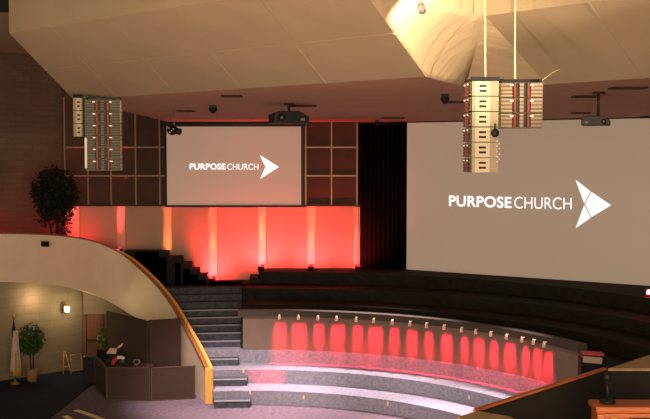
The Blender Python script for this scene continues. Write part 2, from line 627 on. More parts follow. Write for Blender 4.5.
# brick side wall, bulkhead, high ceiling
bc = Vector((bx(65), YB + 0.3, 0))
bd = (Vector((-11.6, 35.2, 0)) - bc).normalized()
be = bc + bd * 7
nrm = Vector((bd.y, -bd.x, 0))
mbk = MB().prism([(bc.x, bc.y), (be.x, be.y), (be.x - nrm.x * .3 * -1, be.y + .3), (bc.x, bc.y + .3)], 0.0, 11.0)
mbk.build('wall_left', M['brick'], kind='structure')
MB().prism([(-16, 25.5), (-5.0, 25.5), (-5.0, 37.5), (-16, 37.5)], 11.0, 11.2).build('ceiling_bulkhead', M['bulk'], kind='structure')
MB().prism([(-16, 2), (16, 2), (16, 42), (-16, 42)], 13.4, 13.6).build('ceiling_high', M['black'], kind='structure')
MB().prism([(-16, 25.3), (-5.0, 25.3), (-5.0, 25.5), (-16, 25.5)], 11.0, 13.4).build('dark_opening_left', M['black'], kind='structure')  # black sheet standing in for the darkness of the open space beyond

# lower flat ceiling
ZS = 8.6
V1 = Vector((1.54, 15.4, ZS))
V2 = Vector((2.50, 17.9, ZS))
VC = Vector((3.77, 17.1, ZS))
VA = Vector((-5.45, 21.8, ZS))
VE = Vector((9.2, 11.0, ZS))
MB().prism([(VA.x, VA.y), (V1.x, V1.y), (V2.x, V2.y), (VC.x, VC.y), (VE.x, VE.y), (14, 11), (14, 41), (-5.7, 41)], ZS, ZS + 0.25).build('ceiling', M['soffit'], kind='structure')
# canopy facets
ZC = 9.5
A0 = Vector((-5.45, 17.4, ZC))
A1 = Vector((0.354, 12.08, ZC))
B1 = Vector((2.42, 15.25, ZC))
C1 = B1 + Vector((5.43, -6.1, 0))
d = 0.004


def facet(name, pts, m, t=0.1, toward=(0, -1, -1)):
    pts = [Vector(p) for p in pts]
    n = (pts[1] - pts[0]).cross(pts[2] - pts[0]).normalized()
    if n.dot(Vector(toward)) < 0:
        n = -n
        pts = pts[::-1]
    return MB().plate(pts, n, t).build(name, m, kind='structure')


up = Vector((0, 0.05, 2.4))
facet('ceiling_canopy', [VA, V1, A1, A0], M['cloud'])
facet('ceiling_canopy', [A0, A1, A1 + up, A0 + up], M['cloud'])
def patch(name, a, b, c, e, m, n=10, t=.06):
    vs_, fs_ = [], []
    for i in range(n + 1):
        for j in range(n + 1):
            vs_.append(a.lerp(b, i / n).lerp(e.lerp(c, i / n), j / n))
    for i in range(n):
        for j in range(n):
            q_ = i * (n + 1) + j
            fs_.append((q_, q_ + 1, q_ + n + 2, q_ + n + 1))
    mb_ = MB()
    nn = (vs_[1] - vs_[0]).cross(vs_[n + 1] - vs_[0])
    if nn.dot(Vector((0, -1, -1))) < 0:
        fs_ = [f_[::-1] for f_ in fs_]
    mb_.add(vs_, fs_, True)
    o_ = mb_.build(name, m, kind='structure')
    sm = o_.modifiers.new('thickness', 'SOLIDIFY')
    sm.thickness = t
    sm.offset = -1
    return o_


patch('ceiling_canopy_cloth', V1, V2, B1, A1, M['cloth'])
facet('ceiling_canopy_cloth', [V2, VC, B1], M['cloth'])
facet('ceiling_canopy_cloth', [A1, B1, B1 + up, A1 + up], M['cloth'])
facet('ceiling_canopy', [VC, VE, C1, B1], M['cloud'])
facet('ceiling_canopy', [B1, C1, C1 + up, B1 + up], M['cloud'])

# seams between the canopy boards
def seam(a_, b_, nn):
    a_, b_ = Vector(a_), Vector(b_)
    d_ = (b_ - a_).normalized()
    s_ = d_.cross(nn).normalized() * .025
    q_ = nn * .006
    MB().plate([a_ + s_ + q_, b_ + s_ + q_, b_ - s_ + q_, a_ - s_ + q_], nn, .02).build('trim_canopy_seam', M['cloud'], kind='structure')


nA = (V1 - VA).cross(A0 - VA).normalized()
nA = nA if nA.z < 0 else -nA
for f_ in (.16, .36, .56, .78):
    seam(VA.lerp(V1, f_), A0.lerp(A1, f_), nA)
seam(VA.lerp(A0, .5), V1.lerp(A1, .5), nA)
nC = (VE - VC).cross(B1 - VC).normalized()
nC = nC if nC.z < 0 else -nC
for f_ in (.22, .5):
    seam(VC.lerp(VE, f_), B1.lerp(C1, f_), nC)

# ------------------------------------------------------------------ screens
def planar(pL, pR):
    """pL, pR: plan points; returns functions for a vertical plane"""
    u = Vector((pR[0] - pL[0], pR[1] - pL[1], 0)).normalized()
    n = Vector((u.y, -u.x, 0))
    o = Vector((pL[0], pL[1], 0))

    def hit(px, py, off=0.0):
        uu = (px - 325) / F
        v = -(py - CY) / F
        dr = Vector((uu, math.cos(PITCH) + v * math.sin(PITCH), -math.sin(PITCH) + v * math.cos(PITCH)))
        oo = o + n * off
        t = (oo - Vector((0, 0, H))).dot(n) / dr.dot(n)
        return Vector((0, 0, H)) + dr * t
    return u, n, hit


def text_mesh(body, weight):
    cu = bpy.data.curves.new('lettering', 'FONT')
    cu.body = body
    cu.size = 1.0
    cu.offset = weight
    cu.space_character = 1.0 + weight * 2
    tmp = bpy.data.objects.new('lettering', cu)
    COL.objects.link(tmp)
    dg = bpy.context.evaluated_depsgraph_get()
    me = tmp.evaluated_get(dg).to_mesh()
    vs = [v.co.copy() for v in me.vertices]
    fs = [tuple(p.vertices) for p in me.polygons]
    tmp.evaluated_get(dg).to_mesh_clear()
    bpy.data.objects.remove(tmp)
    return vs, fs


def put_text(mb, body, weight, bl, br, tl, n):
    vs, fs = text_mesh(body, weight)
    x0, x1 = min(v.x for v in vs), max(v.x for v in vs)
    y0, y1 = min(v.y for v in vs), max(v.y for v in vs)
    out = []
    for v in vs:
        s, t = (v.x - x0) / (x1 - x0), (v.y - y0) / (y1 - y0)
        out.append(bl + (br - bl) * s + (tl - bl) * t)
    # face toward -Y viewer
    f0 = fs[0]
    nn = (out[f0[1]] - out[f0[0]]).cross(out[f0[2]] - out[f0[0]])
    if nn.dot(n) < 0:
        fs = [f[::-1] for f in fs]
    mb.add(out, fs)


def flat(mb, pts, n):
    pts = list(pts)
    nn = (pts[1] - pts[0]).cross(pts[2] - pts[0])
    if nn.dot(n) < 0:
        pts = pts[::-1]
    mb.add(pts, [tuple(range(len(pts)))])


# left screen
YL = YB - 0.25
uL, nL, hL = planar((-7, YL), (0, YL))
pTL, pBR = hL(166.5, 126.6), hL(301.2, 205)
cx, cz = (pTL.x + pBR.x) / 2, (pTL.z + pBR.z) / 2
sw, sh = pBR.x - pTL.x, pTL.z - pBR.z
t = thing('projection_screen', (cx, YL, pBR.z), 'smaller projection screen on the brown panelled wall, white church name and arrow on tan', 'screen')
s = MB().box((cx, YL + 0.03, cz), (sw, 0.06, sh)).build('screen_surface', M['screen'], t)
fr = MB()
fr.box((cx + 0.03, YL + 0.05, pBR.z - 0.04), (sw + 0.22, 0.14, 0.08))
fr.box((pTL.x - 0.04, YL + 0.05, cz), (0.08, 0.14, sh))
fr.box((pBR.x + 0.06, YL + 0.05, cz), (0.12, 0.14, sh))
fr.build('frame', M['dark_metal'], t)
MB().box((cx, YL + 0.02, pTL.z + 0.07), (sw + 0.34, 0.24, 0.13)).build('roller_case', M['dark_metal'], t)
tx = MB()
put_text(tx, 'PURPOSE', 0.028, hL(189.6, 169.6, .006), hL(225.6, 169.7, .006), hL(189.6, 163.4, .006), nL)
put_text(tx, 'CHURCH', 0.0, hL(227.2, 169.7, .006), hL(258.4, 169.8, .006), hL(227.2, 163.6, .006), nL)
tx.build('lettering', M['screen_img'], t, label='white projected words PURPOSE CHURCH')
ar = MB()
flat(ar, [hL(259.7, 155, .006), hL(278.8, 167, .006), hL(265.6, 166.8, .006)], nL)
flat(ar, [hL(260.2, 178.8, .006), hL(265.6, 166.8, .006), hL(278.8, 167, .006)], nL)
ar.build('arrow_logo', M['screen_img'], t, label='white projected arrowhead')

# main screen
PL = (2.93, 36.0)
PR = (10.23, 31.47)
uM, nM, hM = planar(PL, PR)
q0, q1 = hM(406.5, 270.5), hM(406.5, 124)
Lm = (Vector((PR[0], PR[1], 0)) - Vector((PL[0], PL[1], 0))).length * 1.42
zb, zt = 3.27, 8.55
ang = math.atan2(uM.y, uM.x)
mid = Vector((q0.x, q0.y, 0)) + uM * Lm / 2
t = thing('projection_screen', (mid.x, mid.y, zb), 'large main projection screen at the right, big white church name beside a folded arrow', 'screen')
MB().box((mid - nM * 0.03) + Vector((0, 0, (zb + zt) / 2)), (Lm, 0.06, zt - zb), ang).build('screen_surface', M['screen'], t)
tx = MB()
put_text(tx, 'PURPOSE', 0.022, hM(449, 206.2, .01), hM(511.5, 208.2, .01), hM(449, 195.3, .01), nM)
put_text(tx, 'CHURCH', -0.008, hM(514.3, 208.3, .01), hM(571.6, 209.6, .01), hM(514.3, 196.8, .01), nM)
tx.build('lettering', M['screen_img'], t, label='white projected words PURPOSE CHURCH')
ar = MB()
P = lambda x, y: hM(x, y, .01)
flat(ar, [P(575.7, 180), P(590.3, 191.2), P(584.2, 203.4)], nM)
flat(ar, [P(591.2, 191.9), P(611, 205.2), P(591.4, 217.0), P(585.0, 204.2)], nM)
flat(ar, [P(575.7, 228), P(584.2, 205.3), P(590.6, 217.7)], nM)
ar.build('arrow_logo', M['screen_img'], t, label='white projected arrowhead in three folded pieces')
# wall behind main screen
mw = mid - nM * 0.3
MB().box(mw + Vector((0, 0, 6.0)), (Lm + 1.5, 0.3, 8.0), ang).build('wall_right', M['brown_panel'], kind='structure')

# black curtain between the screens
cu = MB()
ca, cb = Vector((bx(358), YB - 0.10, 0)), Vector((q0.x + 0.02, q0.y + 0.06, 0))
n = 64
top, bot = [], []
for i in range(n + 1):
    s = i / n
    p = ca.lerp(cb, s) + Vector((0, 0.07 * math.sin(s * 2 * PI * 11), 0))
    bot.append(p + Vector((0, 0, ZU)))
    top.append(p + Vector((0, 0, 8.52)))
vs = bot + top + [p + Vector((0, 0.04, 0)) for p in bot] + [p + Vector((0, 0.04, 0)) for p in top]
fs = []
k = n + 1
for i in range(n):
    fs.append((i, i + 1, k + i + 1, k + i))
    fs.append((2 * k + i + 1, 2 * k + i, 3 * k + i, 3 * k + i + 1))
    fs.append((k + i, k + i + 1, 3 * k + i + 1, 3 * k + i))
    fs.append((i + 1, i, 2 * k + i, 2 * k + i + 1))
cu.add(vs, fs, True)
t = thing('curtain', ((ca.x + cb.x) / 2, ca.y, ZU), 'tall black pleated curtain hanging between the two projection screens', 'curtain')
cu.build('drape', M['curtain'], t)
MB().tube([ca + Vector((0, 0, 8.54)), cb + Vector((0, 0, 8.54))], 0.03, 8).build('curtain_rail', M['dark_metal'], t)

# ------------------------------------------------------------------ gallery: curved parapet, stair rail
RAIL = [(-12.4, 31.0, 4.98, 3.45), (-11.6, 31.2, 4.97, 3.42), (-10.3, 31.7, 4.94, 3.37), (-9.23, 32.4, 4.86, 3.22), (-8.3, 33.2, 4.68, 2.92),
        (-7.63, 33.85, 4.42, 2.55), (-6.84, 34.1, 3.99, 2.06), (-6.15, 33.75, 3.52, 1.75), (-5.5, 33.2, 3.02, 1.3), (-4.9, 32.4, 2.50, 0.6), (-4.40, 31.55, 1.98, 0.0),
        (-3.92, 30.65, 1.50, 0.0), (NW.x, NW.y + .14, 1.04, 0.0)]


def catmull(P, m=6):
    out = []
    for i in range(len(P) - 1):
        p0, p1, p2, p3 = P[max(i - 1, 0)], P[i], P[i + 1], P[min(i + 2, len(P) - 1)]
        for j in range(m):
            s = j / m
            out.append([0.5 * ((2 * b_) + (-a_ + c_) * s + (2 * a_ - 5 * b_ + 4 * c_ - d_) * s * s + (-a_ + 3 * b_ - 3 * c_ + d_) * s ** 3)
                        for a_, b_, c_, d_ in zip(p0, p1, p2, p3)])
    out.append(list(P[-1]))
    return out


RP = catmull(RAIL)


def ribbon(path, half, zt_off, zb_fn, side=0.0):
    """path of (x,y,ztop,zbot): solid wall along it"""
    vs, fs = [], []
    m = len(path)
    for i, p in enumerate(path):
        a_, b_ = path[max(i - 1, 0)], path[min(i + 1, m - 1)]
        d_ = Vector((b_[0] - a_[0], b_[1] - a_[1], 0)).normalized()
        nn = Vector((-d_.y, d_.x, 0))
        q = Vector((p[0], p[1], 0))
        z1 = p[2] + zt_off
        z0 = zb_fn(p)
        for (sgn, z) in ((-1, z0), (1, z0), (1, z1), (-1, z1)):
            vs.append(q + nn * (half * sgn + side) + Vector((0, 0, z)))
    for i in range(m - 1):
        for k_ in range(4):
            k2 = (k_ + 1) % 4
            fs.append((i * 4 + k_, (i + 1) * 4 + k_, (i + 1) * 4 + k2, i * 4 + k2))
    fs.append((3, 2, 1, 0))
    e = (m - 1) * 4
    fs.append((e, e + 1, e + 2, e + 3))
    return vs, fs


mb = MB()
mb.add(*ribbon(RP, 0.10, -0.05, lambda p: p[3]))
mb.build('wall_gallery', M['beige'], kind='structure')
# wooden handrail on top of it with a newel post at the foot
hr_t = thing('handrail', (NW.x, NW.y + .1, 0.0), 'honey wood handrail capping the curved beige gallery wall and ending in a post', 'handrail')
mb = MB()
mb.add(*ribbon(RP, 0.115, 0.0, lambda p: p[2] - 0.05))
mb.build('rail_cap', M['wood_dark'], hr_t)
SIDE = 0.06
sl = [p for p in RP if p[2] < 4.2]
mb = MB()
mb.add(*ribbon(sl, 0.05, 0.03, lambda p: p[2] - 0.01, SIDE))  # highlight along the sloping rail, painted as a brighter strip
mb.build('rail_highlight', M['wood'], hr_t)
mb = MB()
mb.box((NW.x, NW.y + .11, 0.53), (0.23, 0.2, 1.06))
mb.build('newel_post', M['wood'], hr_t, bevel=0.01)

# gallery floor behind the parapet
gp = [p for p in RP if p[0] < -6.7]
MB().prism([(p[0] + 0.08, p[1] + 0.12) for p in gp] + [(-6.75, 36.4), (-12.4, 36.3)], 3.65, 3.85).build('floor_gallery', M['dark_carpet'], kind='structure')
# dark stair from the stage deck up to the gallery
for (x0, x1, z) in ((126, 160, 4.02), (137, 168, 4.0), (160, 182, 3.81), (176, 191, 3.60), (184, 199, 3.40), (190, 207, 3.20), (199, 208.5, 3.0)):
    xa, xb = (x0 - 325) * .0355, (x1 - 325) * .0355
    MB().box(((xa + xb) / 2, 35.4, (ZD + z) / 2), (xb - xa, 0.7, z - ZD)).build('gallery_step', M['dark_carpet'], kind='structure')

# black box on parapet
p = at(45.2, 244, 32.0)
t = thing('wall_speaker', p, 'tiny black wall box fixed on the beige gallery front below the ficus', 'speaker')
yy = 32.0
MB().box((p.x, yy, p.z), (0.25, 0.12, 0.17), -0.5).build('case', M['dark_metal'], t, bevel=0.01)
MB().box((p.x + .03, yy - 0.062, p.z), (0.19, 0.012, 0.11), -0.5).build('grille', M['black'], t)

# room under the gallery
W0, W1 = Vector((-10.55, 32.5, 0)), Vector((-8.42, 34.42, 0))
wd = (W1 - W0).normalized()
Wm = W0 - wd * 3
wn = Vector((wd.y, -wd.x, 0))
MB().prism([(Wm.x, Wm.y), (W1.x, W1.y), (W1.x - wn.x * .25, W1.y - wn.y * .25), (Wm.x - wn.x * .25, Wm.y - wn.y * .25)], 0, 3.65).build('wall_stone', M['stone'], kind='structure')
MB().prism([(-8.43, 34.5), (-4.6, 34.5), (-4.6, 34.7), (-8.43, 34.7)], 0, 2.8).build('wall_under_gallery', M['stone'], kind='structure')


# --- plants
def leaves(mb, c, rad, count, size):
    for _ in range(count):
        while True:
            v = Vector((random.uniform(-1, 1), random.uniform(-1, 1), random.uniform(-1, 1)))
            if 0.25 < v.length < 1:
                break
        p = Vector(c) + Vector((v.x * rad[0], v.y * rad[1], v.z * rad[2]))
        d1 = Vector((random.gauss(0, 1), random.gauss(0, 1), random.gauss(-0.5, .7))).normalized()
        d2 = d1.cross(Vector((random.gauss(0, 1), random.gauss(0, 1), random.gauss(0, 1)))).normalized()
        L = size * random.uniform(.7, 1.3)
        mb.add([p, p + d1 * L * .5 + d2 * L * .22, p + d1 * L, p + d1 * L * .5 - d2 * L * .22], [(0, 1, 2, 3)])


# big ficus on the gallery
fx, fy = at(56, 230, 34.7).x, 34.7
t = thing('ficus_tree', (fx, fy, 3.85), 'large dark ficus tree standing on the gallery against the brick wall', 'plant')
MB().lathe((fx, fy, 3.85), [(0.17, 0), (0.24, 0.40), (0.26, 0.44), (0.22, 0.44)], 16).build('pot', M['basket'], t)
mb = MB()
for dx, dy, tx_ in ((-.08, .05, -.45), (.02, -.03, .0), (.10, .04, .3), (0, .1, .12)):
    mb.tube([(fx + dx, fy + dy, 4.27), (fx + dx * 1.5 + tx_ * .2, fy + dy, 4.9), (fx + dx + tx_, fy + dy * 2, 6.0)], [.035, .03, .015], 6)
mb.build('trunk', M['bark'], t)
mb = MB()
leaves(mb, (fx - .05, fy, 6.15), (.80, .75, .85), 1500, .17)
leaves(mb, (fx + .05, fy, 5.55), (.62, .6, .50), 500, .16)
leaves(mb, (fx + .22, fy, 5.0), (.30, .35, .40), 120, .14)
leaves(mb, (fx - .35, fy, 5.3), (.35, .35, .40), 120, .14)
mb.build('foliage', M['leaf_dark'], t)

# potted plant by flag
pp = gd(29, 383, 0)
pp.y = 32.35
pp.x = (29 - 325) / F * pp.y
t = thing('potted_plant', (pp.x, pp.y, 0), 'green leafy plant in a tan basket on the navy carpet beside the flag', 'plant')
pot = MB().lathe((pp.x, pp.y, 0.012), [(0.15, 0), (0.21, 0.36), (0.22, 0.40), (0.19, 0.40)], 16).build('pot', M['basket'], t)
mb = MB()
mb.tube([(pp.x - .03, pp.y, .38), (pp.x - .05, pp.y, .9), (pp.x, pp.y, 1.5)], [.03, .025, .012], 6)
mb.tube([(pp.x + .04, pp.y, .38), (pp.x + .05, pp.y, .9), (pp.x + .1, pp.y, 1.5)], [.025, .02, .012], 6)
mb.build('stem', M['bark'], t)
mb = MB()
leaves(mb, (pp.x - .02, pp.y - .02, 1.45), (.45, .38, .50), 420, .17)
leaves(mb, (pp.x - .1, pp.y - .02, 1.15), (.36, .32, .25), 90, .16)
mb.build('foliage', M['leaf'], t)

# flag
fp = Vector(((12 - 325) / F * 31.95, 31.95, 0))
t = thing('flag', (fp.x, fp.y, 0.012), 'white flag with gold fringe furled on a stand beside the potted plant', 'flag')
MB().lathe((fp.x, fp.y, 0.012), [(.15, 0), (.15, .03), (.05, .07), (.03, .16)], 16).build('base', M['brass'], t)
MB().tube([(fp.x, fp.y, .1), (fp.x - .02, fp.y, 2.15)], .018, 8).build('pole', M['bark'], t)
MB().lathe((fp.x - .02, fp.y, 2.13), [(.02, 0), (.045, .06), (.03, .14), (.004, .24)], 10).build('finial', M['brass'], t)
MB().lathe((fp.x - .02, fp.y, 1.55), [(.07, 0), (.055, .25), (.02, .57)], 10).build('cover', M['black'], t, label='dark folds of cloth at the top of the pole')


def folded(c, z0, z1, r0, r1, folds, amp, tw=0.0, lat=1.0):
    vs, fs = [], []
    n_, m_ = 40, 10
    for i in range(m_ + 1):
        s = i / m_
        z = z0 + (z1 - z0) * s
        r = r0 + (r1 - r0) * s
        for k_ in range(n_):
            a_ = 2 * PI * k_ / n_
            rr = r * (1 + amp * math.sin(folds * a_ + tw * s))
            vs.append((c[0] + rr * math.cos(a_) * lat, c[1] + rr * math.sin(a_), z))
    for i in range(m_):
        for k_ in range(n_):
            k2 = (k_ + 1) % n_
            fs.append((i * n_ + k_, i * n_ + k2, (i + 1) * n_ + k2, (i + 1) * n_ + k_))
    fs.append(tuple(range(n_ - 1, -1, -1)))
    fs.append(tuple(range(m_ * n_, (m_ + 1) * n_)))
    return vs, fs


mb = MB()
v_, f_ = folded((fp.x + .02, fp.y), .42, 1.75, .15, .07, 6, .22, 1.5)
mb.add(v_, f_, True)
cl = mb.build('cloth', M['flag'], t)
mb = MB()
v_, f_ = folded((fp.x + .06, fp.y - .05), .30, 1.05, .11, .06, 5, .25, 2)
mb.add(v_, f_, True)
mb.build('fringe', M['fringe'], cl, label='gold fringe of the flag')

# wall sconce
sp_ = at(64, 309, 33.95)
sp_.x = -8.87
sp_.y = 33.9
sp_ = Vector(((63.5 - 325) / F * 33.82, 33.82, at(63, 309, 33.82).z))
t = thing('wall_sconce', sp_, 'small glowing wall lamp on the tan block wall under the gallery', 'lamp')
MB().box(sp_ + Vector((0, .0, 0)), (.13, .10, .24), .73).build('back_plate', M['brass'], t)
MB().box(sp_ + wn * .13 + Vector((0, 0, 0)), (.13, .12, .17), .73).build('shade', M['sconce'], t, bevel=.02)
attach(point('sconce_light', sp_ + wn * .38 + Vector((0, 0, .0)), 24, (1.0, .84, .45), .08), t)
point('under_gallery_fill', (-9.5, 32.85, 2.6), 40, (1.0, .72, .42), .25)  # added soft lamp without a fitting, brightening the wall under the gallery

# door under the gallery
dx0, dx1 = (83.5 - 325) / F * 34.45, (101 - 325) / F * 34.45
dzt = at(92, 316, 34.45).z
t = thing('door', ((dx0 + dx1) / 2, 34.45, 0), 'red-brown wooden door in the wall under the gallery, left of the dark partitions', 'door')
MB().box(((dx0 + dx1) / 2, 34.45, dzt / 2), (dx1 - dx0 - .1, .06, dzt)).build('door_leaf', M['door'], t)
mb = MB()
for x in (dx0, dx1):
    mb.box((x, 34.44, dzt / 2 + .03), (.06, .12, dzt + .06))
mb.box(((dx0 + dx1) / 2, 34.44, dzt + .03), (dx1 - dx0, .12, .06))
mb.build('door_frame', M['door'], t)
MB().box(((dx0 + dx1) / 2, 34.39, .98), (dx1 - dx0 - .14, .06, .05)).build('push_bar', M['dark_metal'], t)

# leaning easel and frame at stone wall
q = Vector(((65 - 325) / F * 33.4, 33.4, .012))
t = thing('easel', q, 'folded wooden easel leaning at the tan block wall', 'easel')
ez = .75
bk = q + wn * -.15
mbs = MB().tube([q + Vector((-.14, -.05, .02)), q + wn * -.2 + Vector((-.02, 0, ez))], .018, 6).build('leg', M['cap_tan'], t)
MB().tube([q + Vector((.14, -.05, .02)), q + wn * -.2 + Vector((.02, 0, ez))], .018, 6).build('leg', M['cap_tan'], t)
MB().box(q + wn * -.09 + Vector((0, -.02, .25)), (.30, .04, .04), .73).build('shelf', M['cap_tan'], t)
q = Vector(((75 - 325) / F * 33.9, 33.9, .012))
t = thing('picture_frame', q, 'empty tan frame leaning on the block wall between the easel and the door', 'frame')
mb = MB()
for sx in (-1, 1):
    mb.tube([q + wd * (.2 * sx), q + wd * (.2 * sx) - wn * .12 + Vector((0, 0, .55))], .02, 6)
mb.tube([q - wd * .2 - wn * .12 + Vector((0, 0, .55)), q + wd * .2 - wn * .12 + Vector((0, 0, .55))], .02, 6)
mb.tube([q - wd * .2 + Vector((0, 0, .03)), q + wd * .2 + Vector((0, 0, .03))], .02, 6)
mb.build('frame_moulding', M['cap_tan'], t)
MB().plate([q - wd * .18 - wn * .01 + Vector((0, 0, .03)), q + wd * .18 - wn * .01 + Vector((0, 0, .03)),
            q + wd * .18 - wn * .13 + Vector((0, 0, .53)), q - wd * .18 - wn * .13 + Vector((0, 0, .53))], wn, .01).build('backing', M['stone'], t)

# black case left of booth
q = gd(88, 385, 0)
t = thing('equipment_case', (q.x + .02, q.y + .25, .012), 'black upright equipment case on the carpet at the left end of the brown booth', 'case')
MB().box((q.x + .02, q.y + .25, .012 + .42), (.34, .4, .84)).build('body', M['black'], t, bevel=.015)
MB().box((q.x + .02, q.y + .25, .875), (.36, .42, .05)).build('lid', M['dark_metal'], t)
MB().tube([(q.x - .08, q.y + .03, .6), (q.x - .08, q.y + .0, .63), (q.x + .12, q.y + .0, .63), (q.x + .12, q.y + .03, .6)], .012, 6).build('handle', M['dark_metal'], t)


# --- booth: low panels
def panel(p0, p1, h, label, group, trim=True, th=.06):
    p0, p1 = Vector(p0), Vector(p1)
    d_ = (p1 - p0)
    L = d_.length
    rz = math.atan2(d_.y, d_.x)
    m_ = (p0 + p1) / 2
    t_ = thing('partition_panel', (m_.x, m_.y, 0.0), label, 'partition', group)
    MB().box((m_.x, m_.y, h / 2 + .02), (L - .05, th * .7, h - .06), rz).build('fabric_panel', M['booth'], t_)
    fr_ = MB()
    u_ = d_.normalized()
    for s_ in (0.022, L - .022):
        c_ = p0 + u_ * s_
        fr_.box((c_.x, c_.y, h / 2), (.035, th, h), rz)
    fr_.box((m_.x, m_.y, h - .015), (L - .01, th, .03), rz)
    fr_.box((m_.x, m_.y, .02), (L - .09, th, .04), rz)
    fr_.build('panel_frame', M['booth_trim'] if trim else M['booth'], t_)
    return t_


BZ = 1.02
b0, b1, b2, b3 = gd(95, 386, 0), gd(107, 400.3, 0), gd(151, 401, 0), gd(195.5, 398.8, 0)
panel(b0, b1, BZ, 'low brown booth panel at the left end, angled back towards the door', 'low panels of the booth')
panel(b1, b2, BZ, 'low brown front booth panel under the red and white bundle', 'low panels of the booth')
panel(b2, b3, BZ, 'low brown front booth panel beside the stair rail post', 'low panels of the booth')
T0, T1, T2, T3 = (-7.24, 33.0, 0), (-5.55, 31.05, 0), (-4.58, 31.45, 0), (-4.42, 31.0, 0)
panel(T0, T1, 2.22, 'tall brown partition screen on the left, next to the door', 'tall partition screens', False)
panel((T1[0] + .03, T1[1] + .01, 0), T2, 2.24, 'tall brown partition screen under the sloping beige stair wall', 'tall partition screens', False)

# desk in booth and the things on it
dk = thing('desk', (-6.1, 31.0, 0), 'dark desk inside the brown booth, carrying the heap of things', 'desk')
MB().prism([(-6.95, 31.4), (-6.42, 30.32), (-5.3, 30.22), (-5.3, 30.75), (-6.25, 31.5)], .88, .92).build('desk_top', M['booth_trim'], dk)
for (x, y) in ((-6.8, 31.3), (-6.36, 30.45), (-5.4, 30.32), (-5.4, 30.66)):
    MB().tube([(x, y, 0), (x, y, .88)], .03, 8).build('leg', M['dark_metal'], dk)
# black monitor
q = at(101.5, 352, 31.15)
t = thing('monitor', (q.x, q.y, .92), 'black monitor seen from behind at the left end of the booth desk', 'monitor')
MB().box((q.x, q.y, 1.16), (.34, .05, .28), -.5, .2).build('display', M['black'], t, bevel=.01)
MB().box((q.x, q.y + .03, .98), (.05, .04, .12), -.5).build('neck', M['dark_metal'], t)
MB().box((q.x, q.y + .02, .93), (.2, .14, .02), -.5).build('foot', M['dark_metal'], t)
# music stand with open cream book
q = at(114, 352, 30.95)
t = thing('open_book', (q.x, q.y, .92), 'open cream book propped on a small black stand on the booth desk', 'book')
mb = MB()
mb.plate([at(106.2, 353.4, 30.9), at(116.2, 353.9, 30.9), at(116.6, 348.6, 31.1), at(110, 347.8, 31.15)], (0, -1, .6), .015)
mb.build('page', M['cream'], t)
mb = MB()
mb.plate([at(116.4, 348.8, 31.1), at(121.5, 346.6, 31.1), at(123.4, 342.8, 31.2), at(118.2, 346.2, 31.15)], (0, -1, .6), .015)
mb.build('page', M['cream'], t)
MB().box((q.x + .02, q.y + .12, 1.07), (.34, .03, .3), 0, -.3).build('stand', M['black'], t)
# red and white bundle
q = at(119.5, 366, 30.55)
t = thing('folded_bundle', (q.x, q.y, .92), 'rounded red and white striped cloth bundle on the booth desk edge', 'bundle')
mb = MB()


def arch(mb_, c, R_, r_, a0, a1, w_, n_=12, dy=0.0):
    pts, rr = [], []
    for i in range(n_ + 1):
        a_ = math.radians(a0 + (a1 - a0) * i / n_)
        pts.append(Vector(c) + Vector((R_ * math.cos(a_), dy, r_ * math.sin(a_))))
        rr.append(w_)
    mb_.tube(pts, rr, 8)


arch(mb, (q.x - .0, q.y, .93), .20, .22, 178, 105, .07)
mb.build('red_stripe', M['red_cloth'], t)
mb = MB()
arch(mb, (q.x + .02, q.y, .95), .19, .22, 120, 50, .055)
mb.build('white_stripe', M['white'], t)
MB().sphere((q.x + .08, q.y + .02, 1.02), .1, sc=(1.1, .8, .95)).build('green_fold', M['green_cloth'], t)
# grey cable coil
q = at(136.5, 361, 30.5)
t = MB()
for i, dy in enumerate((-.03, .02, .06)):
    ring_ = [(q.x + (.085 + .01 * i) * math.cos(a_ * PI / 12), q.y + dy + .01 * math.sin(a_), 1.03 + (.085 - .005 * i) * math.sin(a_ * PI / 12)) for a_ in range(25)]
    t.tube(ring_, .016, 6, False)
t.build('cable_coil', M['grey'], label='coil of grey cable standing right of the red and white bundle', cat='cable', origin=(q.x, q.y, .915))
q = at(126, 364, 30.75)
t = thing('headphones', (q.x + .28, q.y + .25, .92), 'black mixer box behind the cable coil on the booth desk', 'mixer')
t.name = 'audio_mixer'
WL['audio_mixer'] = Vector(t.location)
MB().box((q.x + .25, q.y - .02, .995), (.36, .2, .11), 0, -.08).build('body', M['black'], t, bevel=.01)
for i in range(4):
    MB().lathe((q.x + .13 + .08 * i, q.y - .05, 1.045), [(.015, 0), (.012, .03)], 8).build('knob', M['grey'], t)
# slim plant between door and partition
q = Vector(((100.5 - 325) / F * 33.3, 33.3, 0))
t = thing('potted_plant', q, 'slim yellow-green plant standing between the red door and the tall partition', 'plant')
MB().lathe(q, [(.11, 0), (.14, .3), (.12, .3)], 12).build('pot', M['dark_metal'], t)
MB().tube([q + Vector((0, 0, .28)), q + Vector((.01, 0, 1.6))], .015, 6).build('stem', M['bark'], t)
mb = MB()
leaves(mb, q + Vector((0, 0, 1.25)), (.12, .12, .5), 140, .15)
mb.build('foliage', M['leaf_light'], t)

# floor stripes
for (p0, p1, lb) in (((76, 410.5), (106, 421), 'longer cream stripe taped on the carpet before the booth'), ((65, 416.5), (80, 425), 'shorter cream stripe taped on the carpet at the bottom edge')):
    a_, b_ = gd(*p0, 0), gd(*p1, 0)
    d_ = (b_ - a_)
    rz = math.atan2(d_.y, d_.x)
    m_ = (a_ + b_) / 2
    MB().box((m_.x, m_.y, .016), (d_.length, .16, .01), rz).build('floor_tape', M['tape'], label=lb, cat='tape', group='cream floor stripes')
